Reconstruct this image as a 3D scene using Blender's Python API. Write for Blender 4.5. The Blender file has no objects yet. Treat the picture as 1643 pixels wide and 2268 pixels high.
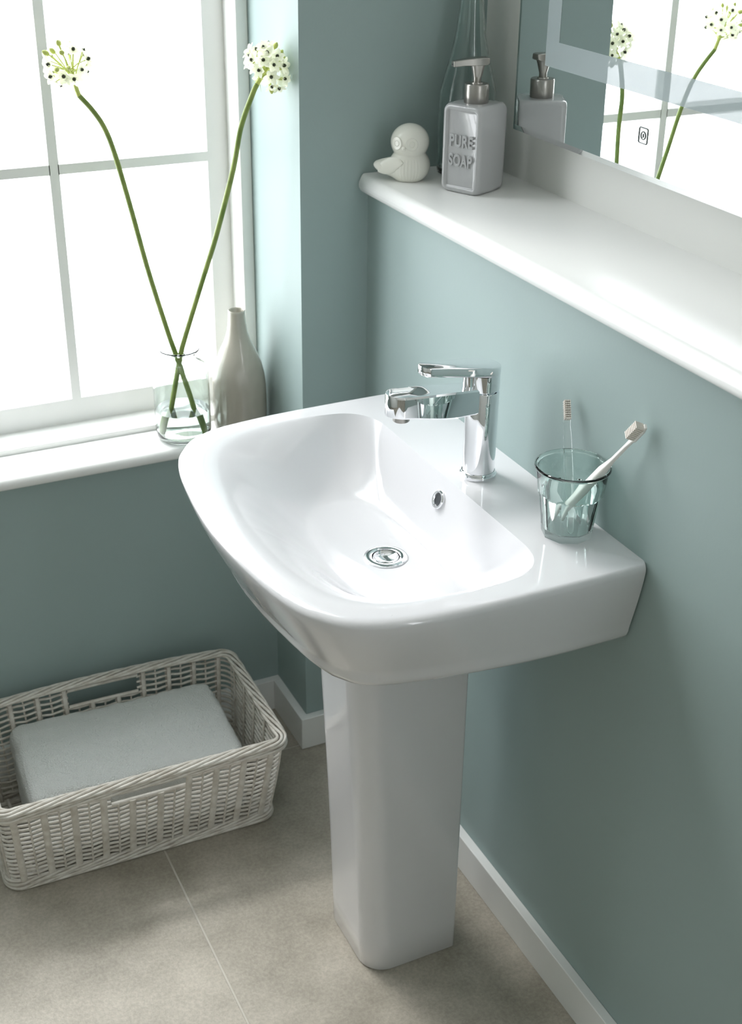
import bpy, bmesh, math, random
from math import sin, cos, pi, radians
from mathutils import Vector, Matrix, noise
random.seed(7)
S = bpy.context.scene
COL = S.collection

# ------------------------------------------------------------------ camera
CAM = Vector((-0.95670, -1.99033, 1.68497))
F_ = Vector((0.38740942, 0.79358208, -0.46919231))
R_ = Vector((0.90173812, -0.43206312, 0.01377750))
U_ = Vector((0.19178711, 0.42842612, 0.88298854))
cd = bpy.data.cameras.new('camera'); cam = bpy.data.objects.new('camera', cd); COL.objects.link(cam)
m3 = Matrix((R_, U_, -F_)).transposed()
cam.matrix_world = Matrix.Translation(CAM) @ m3.to_4x4()
cd.sensor_fit = 'HORIZONTAL'; cd.sensor_width = 36.0
cd.lens = 2894.8 / 1643 * 36.0
cd.clip_start = 0.05
cd.dof.use_dof = True; cd.dof.focus_distance = 1.80; cd.dof.aperture_fstop = 13.0
S.camera = cam

# ------------------------------------------------------------------ light
w = bpy.data.worlds.new('sky'); S.world = w; w.use_nodes = True
bg = w.node_tree.nodes['Background']
bg.inputs[0].default_value = (0.95, 0.972, 1.0, 1); bg.inputs[1].default_value = 5.9
sd = bpy.data.lights.new('sun', 'SUN'); sd.energy = 1.75; sd.angle = radians(17); sd.color = (1.0, 0.98, 0.955)
sun = bpy.data.objects.new('sun', sd); COL.objects.link(sun)
sun.rotation_euler = Vector((0.30, -1.0, -1.38)).to_track_quat('-Z', 'Y').to_euler()
pd = bpy.data.lights.new('window_portal', 'AREA'); pd.shape = 'RECTANGLE'; pd.size = 1.26; pd.size_y = 2.2
pd.cycles.is_portal = True
po = bpy.data.objects.new('window_portal', pd); COL.objects.link(po)
po.location = (-0.75, 0.345, 1.76); po.rotation_euler = (radians(-90), 0, 0)
S.view_settings.view_transform = 'Standard'; S.view_settings.look = 'None'
S.view_settings.gamma = 1.0; S.view_settings.use_curve_mapping = False
S.view_settings.exposure = 0.26
S.cycles.max_bounces = 14; S.cycles.diffuse_bounces = 6; S.cycles.transmission_bounces = 12
S.cycles.transparent_max_bounces = 16; S.cycles.sample_clamp_indirect = 6.0

# ------------------------------------------------------------------ materials
def srgb(r, g, b):
    f = lambda c: (c/255/12.92 if c/255 <= .04045 else ((c/255+.055)/1.055)**2.4)
    return (f(r), f(g), f(b), 1)
def mat(name, col, rough=.5, metal=0, coat=0, spec=.5, trans=0, ior=1.5, bump=None, var=None, sheen=0, sss=0):
    m = bpy.data.materials.new(name); m.use_nodes = True
    nt = m.node_tree; b = nt.nodes['Principled BSDF']
    b.inputs['Base Color'].default_value = col; b.inputs['Roughness'].default_value = rough
    b.inputs['Metallic'].default_value = metal; b.inputs['Coat Weight'].default_value = coat
    b.inputs['Coat Roughness'].default_value = .03
    b.inputs['Specular IOR Level'].default_value = spec
    b.inputs['Transmission Weight'].default_value = trans; b.inputs['IOR'].default_value = ior
    b.inputs['Sheen Weight'].default_value = sheen; b.inputs['Subsurface Weight'].default_value = sss
    if sss: b.inputs['Subsurface Radius'].default_value = (.004, .004, .003)
    tc = nt.nodes.new('ShaderNodeTexCoord')
    if bump:
        n = nt.nodes.new('ShaderNodeTexNoise'); n.inputs['Scale'].default_value = bump[0]; n.inputs['Detail'].default_value = 4
        bp = nt.nodes.new('ShaderNodeBump'); bp.inputs['Strength'].default_value = bump[1]; bp.inputs['Distance'].default_value = bump[2]
        nt.links.new(tc.outputs['Object'], n.inputs['Vector']); nt.links.new(n.outputs['Fac'], bp.inputs['Height'])
        nt.links.new(bp.outputs['Normal'], b.inputs['Normal'])
    if var:   # (scale, colour a, colour b)
        n = nt.nodes.new('ShaderNodeTexNoise'); n.inputs['Scale'].default_value = var[0]; n.inputs['Detail'].default_value = 6
        r = nt.nodes.new('ShaderNodeValToRGB'); r.color_ramp.elements[0].color = var[1]; r.color_ramp.elements[1].color = var[2]
        r.color_ramp.elements[0].position = .32; r.color_ramp.elements[1].position = .68
        nt.links.new(tc.outputs['Object'], n.inputs['Vector']); nt.links.new(n.outputs['Fac'], r.inputs[0])
        nt.links.new(r.outputs[0], b.inputs['Base Color'])
    return m
TEAL = (0.335, 0.425, 0.415, 1)
M = {}
M['wall'] = mat('teal_paint', TEAL, .55, spec=.3, bump=(180, .06, .002))
M['white_wall'] = mat('white_wall_paint', srgb(226, 227, 223), .5, spec=.3)
M['gloss'] = mat('white_gloss_paint', srgb(240, 241, 239), .25)
M['ceramic'] = mat('white_ceramic', (.735, .735, .755, 1), .12, coat=.6)
M['chrome'] = mat('chrome', (.86, .87, .89, 1), .03, metal=1)
M['steel'] = mat('brushed_steel', (.40, .385, .36, 1), .30, metal=1)
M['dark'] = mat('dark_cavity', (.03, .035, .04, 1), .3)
M['grout'] = mat('grout', srgb(196, 192, 182), .8)
M['greyglaze'] = mat('grey_glaze', srgb(176, 177, 178), .12, coat=.5)
M['vase'] = mat('stone_glaze', srgb(176, 172, 160), .18, coat=.5, var=(9, srgb(182, 178, 166), srgb(168, 164, 152)))
M['owl'] = mat('cream_glaze', srgb(232, 232, 222), .22, coat=.4)
M['wicker'] = mat('painted_wicker', srgb(205, 200, 190), .5, var=(60, srgb(228, 224, 216), srgb(200, 193, 182)), bump=(300, .2, .001))
M['towel'] = mat('terry', srgb(244, 246, 242), .95, spec=.1, sheen=.3, bump=(420, 1.0, .006))
M['stem'] = mat('green_stem', srgb(98, 122, 44), .45, var=(30, srgb(104, 128, 52), srgb(146, 162, 84)))
M['petal'] = mat('petal', srgb(250, 250, 240), .6, sss=.3)
def petal_mat():
    m = bpy.data.materials.new('petal'); m.use_nodes = True; nt = m.node_tree; nt.nodes.clear()
    o = nt.nodes.new('ShaderNodeOutputMaterial'); d = nt.nodes.new('ShaderNodeBsdfDiffuse'); t = nt.nodes.new('ShaderNodeBsdfTranslucent')
    d.inputs[0].default_value = srgb(252, 252, 244); t.inputs[0].default_value = srgb(246, 248, 228); mx = nt.nodes.new('ShaderNodeMixShader'); mx.inputs[0].default_value = .5
    nt.links.new(d.outputs[0], mx.inputs[1]); nt.links.new(t.outputs[0], mx.inputs[2]); nt.links.new(mx.outputs[0], o.inputs[0]); return m
M['petal'] = petal_mat()
M['pedicel'] = mat('pedicel', srgb(190, 200, 110), .5)
M['ovary'] = mat('dark_ovary', srgb(40, 46, 24), .25)
M['glass'] = mat('tinted_glass', (.86, .97, .94, 1), 0, trans=1, ior=1.5)
M['bottleglass'] = mat('clear_glass', (.90, .96, .95, 1), 0, trans=1, ior=1.45)
M['jarglass'] = mat('jar_glass', (.93, .985, .965, 1), 0, trans=1, ior=1.45)
M['clear'] = mat('clear_plastic', (.985, .99, .985, 1), .02, trans=1, ior=1.42)
M['water'] = mat('water', (.93, .98, .96, 1), 0, trans=1, ior=1.33)
M['plastic'] = mat('white_plastic', srgb(240, 238, 234), .3)
M['bristle'] = mat('bristles', srgb(234, 227, 219), .7)
M['mirror'] = mat('mirror_silver', (.93, .95, .95, 1), 0.0, metal=1)
M['housing'] = mat('mirror_housing', srgb(200, 202, 200), .4)
M['etch'] = mat('etched_line', srgb(110, 116, 116), .4)
def tile_mat():
    m = bpy.data.materials.new('stone_tile'); m.use_nodes = True; nt = m.node_tree; b = nt.nodes['Principled BSDF']
    tc = nt.nodes.new('ShaderNodeTexCoord')
    def noise_(s, d, r=.55):
        n = nt.nodes.new('ShaderNodeTexNoise'); n.inputs['Scale'].default_value = s; n.inputs['Detail'].default_value = d
        n.inputs['Roughness'].default_value = r; nt.links.new(tc.outputs['Object'], n.inputs['Vector']); return n
    n1 = noise_(5, 8, .65); n2 = noise_(160, 4, .7)
    r1 = nt.nodes.new('ShaderNodeValToRGB'); r1.color_ramp.elements[0].color = srgb(150, 144, 131); r1.color_ramp.elements[1].color = srgb(186, 179, 166)
    r1.color_ramp.elements[0].position = .35; r1.color_ramp.elements[1].position = .65
    r2 = nt.nodes.new('ShaderNodeValToRGB'); r2.color_ramp.elements[0].color = (.72, .72, .72, 1); r2.color_ramp.elements[1].color = (1.15, 1.15, 1.15, 1)
    r2.color_ramp.elements[0].position = .38; r2.color_ramp.elements[1].position = .62
    mx = nt.nodes.new('ShaderNodeMix'); mx.data_type = 'RGBA'; mx.blend_type = 'MULTIPLY'; mx.inputs[0].default_value = .4
    nt.links.new(n1.outputs['Fac'], r1.inputs[0]); nt.links.new(n2.outputs['Fac'], r2.inputs[0])
    nt.links.new(r1.outputs[0], mx.inputs[6]); nt.links.new(r2.outputs[0], mx.inputs[7]); nt.links.new(mx.outputs[2], b.inputs['Base Color'])
    bp = nt.nodes.new('ShaderNodeBump'); bp.inputs['Strength'].default_value = .25; bp.inputs['Distance'].default_value = .002
    nt.links.new(n2.outputs['Fac'], bp.inputs['Height']); nt.links.new(bp.outputs['Normal'], b.inputs['Normal'])
    b.inputs['Roughness'].default_value = .38; b.inputs['Specular IOR Level'].default_value = .4
    return m
M['tile'] = tile_mat()
def thin_glass():
    m = bpy.data.materials.new('window_glass'); m.use_nodes = True; nt = m.node_tree; nt.nodes.clear()
    o = nt.nodes.new('ShaderNodeOutputMaterial'); t = nt.nodes.new('ShaderNodeBsdfTransparent'); g = nt.nodes.new('ShaderNodeBsdfGlossy')
    g.inputs['Roughness'].default_value = 0.0;     mx = nt.nodes.new('ShaderNodeMixShader'); mx.inputs[0].default_value = .03; nt.links.new(t.outputs[0], mx.inputs[1])
    nt.links.new(g.outputs[0], mx.inputs[2]); nt.links.new(mx.outputs[0], o.inputs[0]); return m
M['pane'] = thin_glass()
def frosted():
    m = bpy.data.materials.new('frosted_glass'); m.use_nodes = True; nt = m.node_tree; nt.nodes.clear()
    o = nt.nodes.new('ShaderNodeOutputMaterial'); t = nt.nodes.new('ShaderNodeBsdfTransparent')
    d = nt.nodes.new('ShaderNodeBsdfDiffuse'); d.inputs[0].default_value = srgb(168, 179, 180)
    mx = nt.nodes.new('ShaderNodeMixShader'); mx.inputs[0].default_value = .72
    nt.links.new(t.outputs[0], mx.inputs[1]); nt.links.new(d.outputs[0], mx.inputs[2]); nt.links.new(mx.outputs[0], o.inputs[0]); return m
M['frost'] = frosted()

# ------------------------------------------------------------------ mesh helpers
class MB:
    def __init__(s): s.v = []; s.f = []; s.m = []
    def add(s, v, f, mi=0):
        o = len(s.v); s.v += [tuple(p) for p in v]; s.f += [tuple(i+o for i in q) for q in f]; s.m += [mi]*len(f); return s
    def box(s, x0, x1, y0, y1, z0, z1, mi=0):
        v = [(x, y, z) for z in (z0, z1) for y in (y0, y1) for x in (x0, x1)]
        return s.add(v, [(0,2,3,1),(4,5,7,6),(0,1,5,4),(2,6,7,3),(0,4,6,2),(1,3,7,5)], mi)
    def loft(s, secs, closed=True, cap0=True, cap1=True, mi=0):
        n = len(secs[0]); v = [p for q in secs for p in q]; f = []
        for i in range(len(secs)-1):
            for j in range(n if closed else n-1):
                k = (j+1) % n; f.append((i*n+j, i*n+k, (i+1)*n+k, (i+1)*n+j))
        if cap0: f.append(tuple(reversed(range(n))))
        if cap1: f.append(tuple(range((len(secs)-1)*n, len(secs)*n)))
        return s.add(v, f, mi)
    def tube(s, pts, r, n=8, closed=False, mi=0):
        pts = [Vector(p) for p in pts]; N = len(pts)
        rr = r if isinstance(r, (list, tuple)) else [r]*N
        secs = []; up = None
        for i, p in enumerate(pts):
            a = pts[(i-1) % N] if (closed or i > 0) else p; b = pts[(i+1) % N] if (closed or i < N-1) else p
            t = (b-a).normalized()
            if up is None: up = Vector((0,0,1)) if abs(t.z) < .9 else Vector((1,0,0))
            s1 = t.cross(up).normalized(); u = s1.cross(t).normalized(); up = u
            secs.append([p+(s1*cos(2*pi*k/n)+u*sin(2*pi*k/n))*rr[i] for k in range(n)])
        if closed: secs.append(secs[0]); return s.loft(secs, True, False, False, mi)
        return s.loft(secs, True, True, True, mi)
    def lathe(s, prof, c=(0,0,0), n=48, mi=0, cap0=False, cap1=False):
        return s.loft([[(c[0]+r*cos(2*pi*k/n), c[1]+r*sin(2*pi*k/n), c[2]+z) for k in range(n)] for r, z in prof], True, cap0, cap1, mi)
    def obj(s, name, mats, parent=None, angle=35, smooth=True, bevel=0, bseg=2):
        me = bpy.data.meshes.new(name); me.from_pydata(s.v, [], s.f)
        bm = bmesh.new(); bm.from_mesh(me); bmesh.ops.remove_doubles(bm, verts=bm.verts, dist=1e-6)
        mi = None
        bmesh.ops.recalc_face_normals(bm, faces=bm.faces)
        bm.to_mesh(me); bm.free()
        if not isinstance(mats, (list, tuple)): mats = [mats]
        for x in mats: me.materials.append(x)
        if len(mats) > 1 and len(me.polygons) == len(s.m):
            me.polygons.foreach_set('material_index', s.m)
        if smooth:
            me.polygons.foreach_set('use_smooth', [True]*len(me.polygons)); me.set_sharp_from_angle(angle=radians(angle))
        o = bpy.data.objects.new(name, me); COL.objects.link(o)
        if parent:
            o.parent = parent; o.matrix_parent_inverse = Matrix.Identity(4)
            if parent.location.length: o.location = -world_loc(parent)
        if bevel:
            b = o.modifiers.new('bevel', 'BEVEL'); b.width = bevel; b.segments = bseg; b.limit_method = 'ANGLE'; b.angle_limit = radians(40)
            b.harden_normals = False
        return o
def world_loc(o):
    v = Vector((0,0,0))
    while o: v += o.location; o = o.parent
    return v
def empty(name, loc, label, cat, group=None, kind=None):
    o = bpy.data.objects.new(name, None); COL.objects.link(o); o.location = loc
    return tag(o, label, cat, group, kind)
def tag(o, label=None, cat=None, group=None, kind=None):
    if label: o['label'] = label
    if cat: o['category'] = cat
    if group: o['group'] = group
    if kind: o['kind'] = kind
    return o
def struct(o): o['kind'] = 'structure'; return o
def smooth01(x): x = max(0, min(1, x)); return x*x*(3-2*x)
def lerp(a, b, t): return a+(b-a)*t
def cspline(pts, k=8):
    P = [Vector(p) for p in pts]; P = [P[0]*2-P[1]]+P+[P[-1]*2-P[-2]]; out = []
    for i in range(1, len(P)-2):
        for j in range(k):
            t = j/k; a, b, c, d = P[i-1:i+3]
            out.append(.5*((2*b)+(c-a)*t+(2*a-5*b+4*c-d)*t*t+(3*b-a-3*c+d)*t**3))
    out.append(P[-2]); return out

# ------------------------------------------------------------------ room shell
W_ = .1244; D = .1517; HB = .0742; ZS = 1.158; X1 = .2146; T = .0167
XL, YF, CE = -2.6, -3.6, 3.0
WX0, WX1, WZ0, WZ1 = -1.375, -W_, .628, 2.86
fl = struct(MB().box(XL-.1, X1+.1, YF-.1, .42, -.06, -.0012).obj('floor', M['grout'], smooth=False))
tw, tl, g = .6, 1.2, .0035
tag(fl, 'taupe stone tile floor with pale grout lines', None)
for i in range(-5, 2):
    for j in range(-4, 1):
        x0 = -.4865+i*tw; y0 = .0-(0)+j*tl
        if x0 > X1 or x0+tw < XL or y0 > .3 or y0+tl < YF: continue
        x1 = min(x0+tw, X1+.05)-g/2; y1 = min(y0+tl, .32)-g/2
        MB().box(max(x0, XL)+g/2, x1, max(y0, YF)+g/2, y1, -.0011, 0).obj('tile', M['tile'], fl, smooth=False, bevel=.0012, bseg=1)
# right wall: boxed-in lower part, recessed white upper part
wr = MB(); wr.box(0, .5, YF-.1, 0, -.008, ZS-.031, 0); wr.box(X1, .5, YF-.1, 0, ZS-.031, CE, 1)
struct(wr.obj('wall_right', [M['wall'], M['white_wall']], smooth=False))
# pier + window wall (window opening in it)
wb = MB(); wb.box(-W_, .5, 0, .42, -.008, CE)
wb.box(XL-.1, -W_, D, .42, -.008, WZ0); wb.box(XL-.1, WX0, D, .42, WZ0, CE); wb.box(WX0, -W_, D, .42, WZ1, CE)
struct(wb.obj('wall_back', M['wall'], smooth=False))
struct(MB().box(XL-.1, XL, YF, D, -.008, CE).obj('wall_left', M['white_wall'], smooth=False))
struct(MB().box(XL, 0, YF-.1, YF, -.008, CE).obj('wall_front', M['white_wall'], smooth=False))
struct(MB().box(XL-.1, .5, YF-.1, .42, CE, CE+.08).obj('ceiling', M['white_wall'], smooth=False))
# baseboards
struct(MB().box(-T, 0, YF, -T, 0, HB).obj('baseboard_right', M['gloss'], bevel=.0015))
bb = MB(); bb.loft([[(-W_-T, D-T, z), (-W_-T, -T, z), (0, -T, z), (0, 0, z), (-W_, 0, z), (-W_, D-T, z)] for z in (0, HB)])
struct(bb.obj('baseboard_pier', M['gloss'], bevel=.0015, smooth=False))
struct(MB().box(XL, -W_, D-T, D, 0, HB).obj('baseboard_back', M['gloss'], bevel=.0015))

# ledge along the boxed-in wall
def nosing(x0, x1, zt, th, n=10):   # half-round profile in (a, z): from deep edge x1 to nose x0
    r = th/2; pr = [(x1, zt-th), (x0+r, zt-th)]
    for k in range(1, n): a = -pi/2-pi*k/n; pr.append((x0+r+r*cos(a), zt-r+r*sin(a)))
    return pr+[(x0+r, zt), (x1, zt)]
pr = nosing(-.0234, X1, ZS, .0306)
secs = [[(x, y, z) for x, z in pr] for y in (YF, -.012)]
def pinch(p, k): return [(lerp(x, max(x, -.0234+.0153), k*(1 if x < -.008 else 0)), ) for x, z in p]
end = [(x if x > -.008 else lerp(x, -.008, .45), -.002, z) for x, z in pr]
secs += [end]
lg = MB().loft(secs).obj('ledge_shelf', M['gloss'], angle=50)
tag(lg, 'long white gloss ledge with a rounded front edge below the mirror', 'shelf')

# ------------------------------------------------------------------ window_1
win = bpy.data.objects.new('window_1', None); COL.objects.link(win); win['kind'] = 'structure'
YF1, YS, YG = .222, .285, .300     # frame face, sash face, glass
jr = MB()
def jamb(x0, x1): jr.box(x0, x1, YF1, .40, WZ0, WZ1)
jamb(-.1465, -W_); jamb(WX0, WX0+.034)
jr.box(WX0, -W_, YF1, .40, WZ1-.035, WZ1)
jr.obj('window_frame', M['gloss'], win, bevel=.002)
sl = MB()
pr = nosing(.1135, .213, .657, .024)
sl.loft([[(x, y, z) for y, z in pr] for x in (WX0-.0, -W_)])
sl.box(WX0, -W_, .213, .40, .630, .6675)
sl.obj('window_sill', M['gloss'], win, bevel=.0015, angle=50)
def bar(mb, axis, a0, a1, c, hw, hg, c2=None):
    """moulded bar: flat face at YS of half width hw, splayed to hg at the glass"""
    pr = [(-hg, YG+.004), (-hg, YG-.002), (-hw-.0015, YS+.004), (-hw, YS), (hw, YS), (hw+.0015, YS+.004), (hg, YG-.002), (hg, YG+.004)]
    if axis == 'z': mb.loft([[(c+q, y, a) for q, y in pr] for a in (a0, a1)])
    else: mb.loft([[(a, y, c+q) for q, y in pr] for a in (a0, a1)])
SX1, SX0 = -.1465, WX0+.034
def sash(z0, z1, zb, zt, colx, rowz, x_in1, x_in0, dy):
    fr = MB()
    e = .006
    # stiles and rails with splayed inner edge
    def rail(x0, x1, z0_, z1_, side):
        fr.box(x0, x1, YS+dy, YG+.012+dy, z0_, z1_)
    rail(SX0, SX1, z0, zb, 0); rail(SX0, SX1, zt, z1, 0); rail(x_in1, SX1, zb, zt, 0); rail(SX0, x_in0, zb, zt, 0)
    def splay(a, b, c, d):
        fr.add([a, b, c, d], [(0, 1, 2, 3)])
    y0_, y1_ = YS+.003+dy, YG-.001+dy
    splay((x_in0, y0_, zb), (x_in1, y0_, zb), (x_in1-e, y1_, zb+e), (x_in0+e, y1_, zb+e))
    splay((x_in0, y0_, zt), (x_in1, y0_, zt), (x_in1-e, y1_, zt-e), (x_in0+e, y1_, zt-e))
    splay((x_in1, y0_, zb), (x_in1, y0_, zt), (x_in1-e, y1_, zt-e), (x_in1-e, y1_, zb+e))
    splay((x_in0, y0_, zb), (x_in0, y0_, zt), (x_in0+e, y1_, zt-e), (x_in0+e, y1_, zb+e))
    so = fr.obj('sash', M['gloss'], win, smooth=False)
    for c in colx:
        mb = MB(); bar(mb, 'z', zb, zt, c, .0085, .0150); o = mb.obj('glazing_bar', M['gloss'], so, angle=20); o.location.y += dy
    xs = [x_in1]+colx+[x_in0]
    for c in rowz:
        for k in range(len(xs)-1):
            mb = MB(); hi = xs[k]-(.007 if k else 0); lo = xs[k+1]+(.007 if k < len(xs)-2 else 0)
            bar(mb, 'x', lo, hi, c, .0085, .0150); o = mb.obj('glazing_bar', M['gloss'], so, angle=20); o.location.y += dy
    zz = [zb]+rowz+[zt]
    for k in range(len(xs)-1):
        for j in range(len(zz)-1):
            o = MB().box(xs[k+1]+.004, xs[k]-.004, YG, YG+.003, zz[j]+.004, zz[j+1]-.004).obj('pane', M['pane'], so, smooth=False); o.location.y += dy
cx_ = [-.4635, -.747, -1.0305]
sash(.6675, 1.603, .7155, 1.563, cx_, [1.141], -.1855, -1.310, 0)
sash(1.603, WZ1-.035, 1.643, 2.78, cx_, [2.02, 2.40], -.1855, -1.310, 0.0)

# ------------------------------------------------------------------ basin
YC = -.5225; ZD = .845
bs = empty('wash_basin', (0, YC, .70), 'white ceramic wash basin with tap ledge, fixed to the teal wall', 'basin')
# half outline (v = distance from wall, u = half width)
half = [(0, .3165), (.0015, .3200), (.0055, .3228), (.012, .3235), (.08, .3238), (.165, .3238), (.24, .3225), (.29, .3195), (.347, .312), (.385, .3), (.412, .283), (.431, .26), (.447, .232), (.461, .182), (.471, .11), (.4765, .05), (.4785, 0)]
def curve2(h, k=10):
    P = cspline([(a, b, 0) for a, b in h], k); R = [(p.x, p.y) for p in P]
    return R+[(a, -b) for a, b in reversed(R[:-1])]
OUT = curve2(half)
ridge = [(.117, 0), (.117, .12), (.117, .19), (.1185, .222), (.126, .247), (.143, .267), (.170, .279), (.215, .284), (.275, .287), (.335, .283), (.382, .264), (.418, .225), (.443, .15), (.453, .07), (.455, 0)]
RID = curve2(ridge)
CV = .215
def cast(poly, c, ang, closed=True):
    dx, dy = cos(ang), sin(ang); best = 0
    n = len(poly)
    for i in range(n):
        a = poly[i]; b = poly[(i+1) % n]
        ex, ey = b[0]-a[0], b[1]-a[1]; den = dx*ey-dy*ex
        if abs(den) < 1e-12: continue
        t = ((a[0]-c)*ey-a[1]*ex)/den; q = ((a[0]-c)*dy-a[1]*dx)/den
        if -1e-9 <= q <= 1+1e-9 and t > best: best = t
    return best
angs = [2*pi*k/300 for k in range(300)]
for (v, u) in ((0, .3165), (.003, .3215), (.009, .3232)):
    for sg in (1, -1):
        a0 = math.atan2(sg*u, v-CV) % (2*pi); angs += [a0, a0+.004, a0-.004, a0+.009, a0-.009]
for k in range(60): angs += [radians(60+2*k*.5)+.0031, radians(300-2*k*.5)+.0031]
angs = sorted(set(round(a % (2*pi), 5) for a in angs))
NA = len(angs)
Ro = [cast(OUT, CV, a) for a in angs]; Rb = [cast(RID, CV, a) for a in angs]
DR = .029; ZB = .737
def P3(a, r, z): return (-(CV+r*cos(a)), YC+r*sin(a), z)
def front(a):  # 1 at front, 0 at back
    return smooth01((cos(a)+.45)/1.15)
secs = []
# underside centre, outward
und = []
for a, r in zip(angs, Ro):
    und.append(r)
def ring(fr, fz): secs.append([P3(a, fr(i, a), fz(i, a)) for i, a in enumerate(angs)])
def backw(i, a):   # weight 0 on the wall side (stay flush with wall), 1 elsewhere
    v = CV+Ro[i]*cos(a); return smooth01(v/.03)
def inset(i, a, d):
    """move outline point inwards by d in plan, keep flush with the wall at the back"""
    r = Ro[i]; v = CV+r*cos(a); u = r*sin(a)
    j = (i+1) % NA; k = (i-1) % NA
    p = (CV+Ro[j]*cos(angs[j]), Ro[j]*sin(angs[j])); q = (CV+Ro[k]*cos(angs[k]), Ro[k]*sin(angs[k]))
    tx, ty = p[0]-q[0], p[1]-q[1]; l = math.hypot(tx, ty); n_ = (ty/l, -tx/l)
    va, ua = v, u*(1-d/.3235)              # near the wall: slide sideways only, stay flush with it
    vb, ub = v-n_[0]*d, u-n_[1]*d
    w_ = smooth01((v-.01)/.06)
    return P_in(max(lerp(va, vb, w_), 0), lerp(ua, ub, w_))
def P_in(v, u): return (v, u)
def ringo(df, zf):
    row = []
    for i, a in enumerate(angs):
        v, u = inset(i, a, df(i, a)); row.append((-v, YC+u, zf(i, a)))
    secs.append(row)
tap_in = lambda a: lerp(.019, .044, front(a))
# start: underside flat region
secs.append([P3(a, r*.30, .7115) for a, r in zip(angs, Ro)])
secs.append([P3(a, r*.70, .7115) for a, r in zip(angs, Ro)])
for k in range(0, 7):      # bottom rounding
    t = k/6*pi/2; rr = .028
    ringo(lambda i, a: tap_in(a)+rr*(1-sin(t)), lambda i, a: .7125+rr*(1-cos(t)))
for k in range(1, 8):      # skirt, slightly bulging
    t = k/8
    ringo(lambda i, a: tap_in(a)*(1-t)**1.25, lambda i, a: lerp(.7405, ZD-.010, t))
for k in range(0, 7):      # top edge rounding
    t = k/6*pi/2; 
    ringo(lambda i, a: lerp(.007, .013, front(a))*(1-cos(t)), lambda i, a: ZD-.010*(1-sin(t)))
def mixr(i, t):   # from inset rim to bowl edge
    v, u = inset(i, angs[i], lerp(.007, .013, front(angs[i]))); r0 = math.hypot(v-CV, u)
    return lerp(r0, Rb[i], t)
def deckz(i, a, t): return ZD - .0012*t*(1-front(a))
for t in (.25, .5, .75, .93):
    ring(lambda i, a: mixr(i, t), lambda i, a: deckz(i, a, t))
def sgnp(x, e): return math.copysign(abs(x)**e, x)
MCV = [(.229-.069*sgnp(cos(2*pi*k/240), .82), .166*sgnp(sin(2*pi*k/240), .82)) for k in range(240)]
Rm = [cast(MCV, CV, a) for a in angs]
def bowl(i, a, x):
    """x 0..1 bowl edge to floor curve"""
    c = math.cos(a); k = smooth01((c+.22)/.50)
    q = lerp(1.0, 1.75, k); p = lerp(1.75, 1.62, k)
    h = 1-(1-x**q)**p
    return lerp(deckz(i, a, 1), ZB+.0105, h)
for k in range(0, 37):
    x = (k/36)**1.1
    ring(lambda i, a: lerp(Rb[i], Rm[i], x), lambda i, a: bowl(i, a, x))
for k in range(1, 13):
    x = k/12
    ring(lambda i, a: lerp(Rm[i], DR, x), lambda i, a: ZB+.0105*(1-x)**1.6)
secs.append([P3(a, DR-.004, ZB-.004) for a in angs]); secs.append([P3(a, DR-.004, ZB-.028) for a in angs])
bz = MB().loft(secs, True, True, True)
bo = bz.obj('bowl', M['ceramic'], bs, angle=28)
# drain
dx, dy = -CV, YC
dm = MB().lathe([(.0195, -.0060), (.0205, .0018), (.0225, .0030), (.0300, .0030), (.0318, .0018), (.0316, -.0015)], (dx, dy, ZB), 64)
d1 = dm.obj('drain_flange', M['chrome'], bs)
dm = MB().lathe([(.0005, -.0055), (.006, -.0052), (.012, -.0035), (.0165, -.0008), (.0186, .0018), (.0192, .0010), (.0190, -.012)], (dx, dy, ZB), 48)
dm.obj('drain_plug', M['chrome'], bs)
# overflow: ring lying on the steep back wall
oc = Vector((-.1290, YC+.006, .8105)); on_ = Vector((-.93, 0, .36)).normalized()
def oriented(mb, name, m_, loc, normal, parent, ang=35):
    o = mb.obj(name, m_, None, angle=ang); q = Vector(normal).to_track_quat('Z', 'Y'); o.rotation_mode = 'QUATERNION'; o.rotation_quaternion = q
    o.location = Vector(loc)-(world_loc(parent) if parent else Vector((0,0,0)))
    if parent: o.parent = parent
    return o
oriented(MB().lathe([(.0095, -.012), (.0095, .0005), (.0105, .0022), (.0128, .0022), (.0140, .0005), (.0140, -.004)], n=40), 'overflow_ring', M['chrome'], oc, on_, bs)
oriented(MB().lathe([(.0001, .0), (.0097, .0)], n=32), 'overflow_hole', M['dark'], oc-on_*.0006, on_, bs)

# pedestal
def ped_sec(z):
    t = z/.71; xf = lerp(-.2735, -.3080, t**1.3); xb = -.113; hw = lerp(.0885, .0840, t); r = lerp(.042, .046, t); pts = []
    for k in range(13): a = -pi/2-pi/2*k/12; pts.append((xf+r+r*cos(a), YC-hw+r+r*sin(a), z))
    for k in range(13): a = -pi-pi/2*k/12; pts.append((xf+r+r*cos(a), YC+hw-r+r*sin(a), z))
    rb = .006
    for k in range(4): a = pi/2-pi/2*k/3; pts.append((xb-rb+rb*cos(a), YC+hw-rb+rb*sin(a), z))
    for k in range(4): a = -pi/2*k/3; pts.append((xb-rb+rb*cos(a), YC-hw+rb+rb*sin(a), z))
    return pts
def shrink(p, d):
    c = Vector((-.19, YC, 0)); out = []
    for x, y, z in p: out.append((x+(d if x < c.x else -d), y+(d if y < YC else -d), z))
    return out
ps = [shrink(ped_sec(0.0), .002), [(x, y, .003) for x, y, z in ped_sec(.003)]]+[ped_sec(.711*k/12) for k in range(1, 13)]
pe = MB().loft(ps).obj('basin_pedestal', M['ceramic'], angle=50)
tag(pe, 'tall white ceramic pedestal standing on the floor under the basin', 'pedestal')

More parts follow.
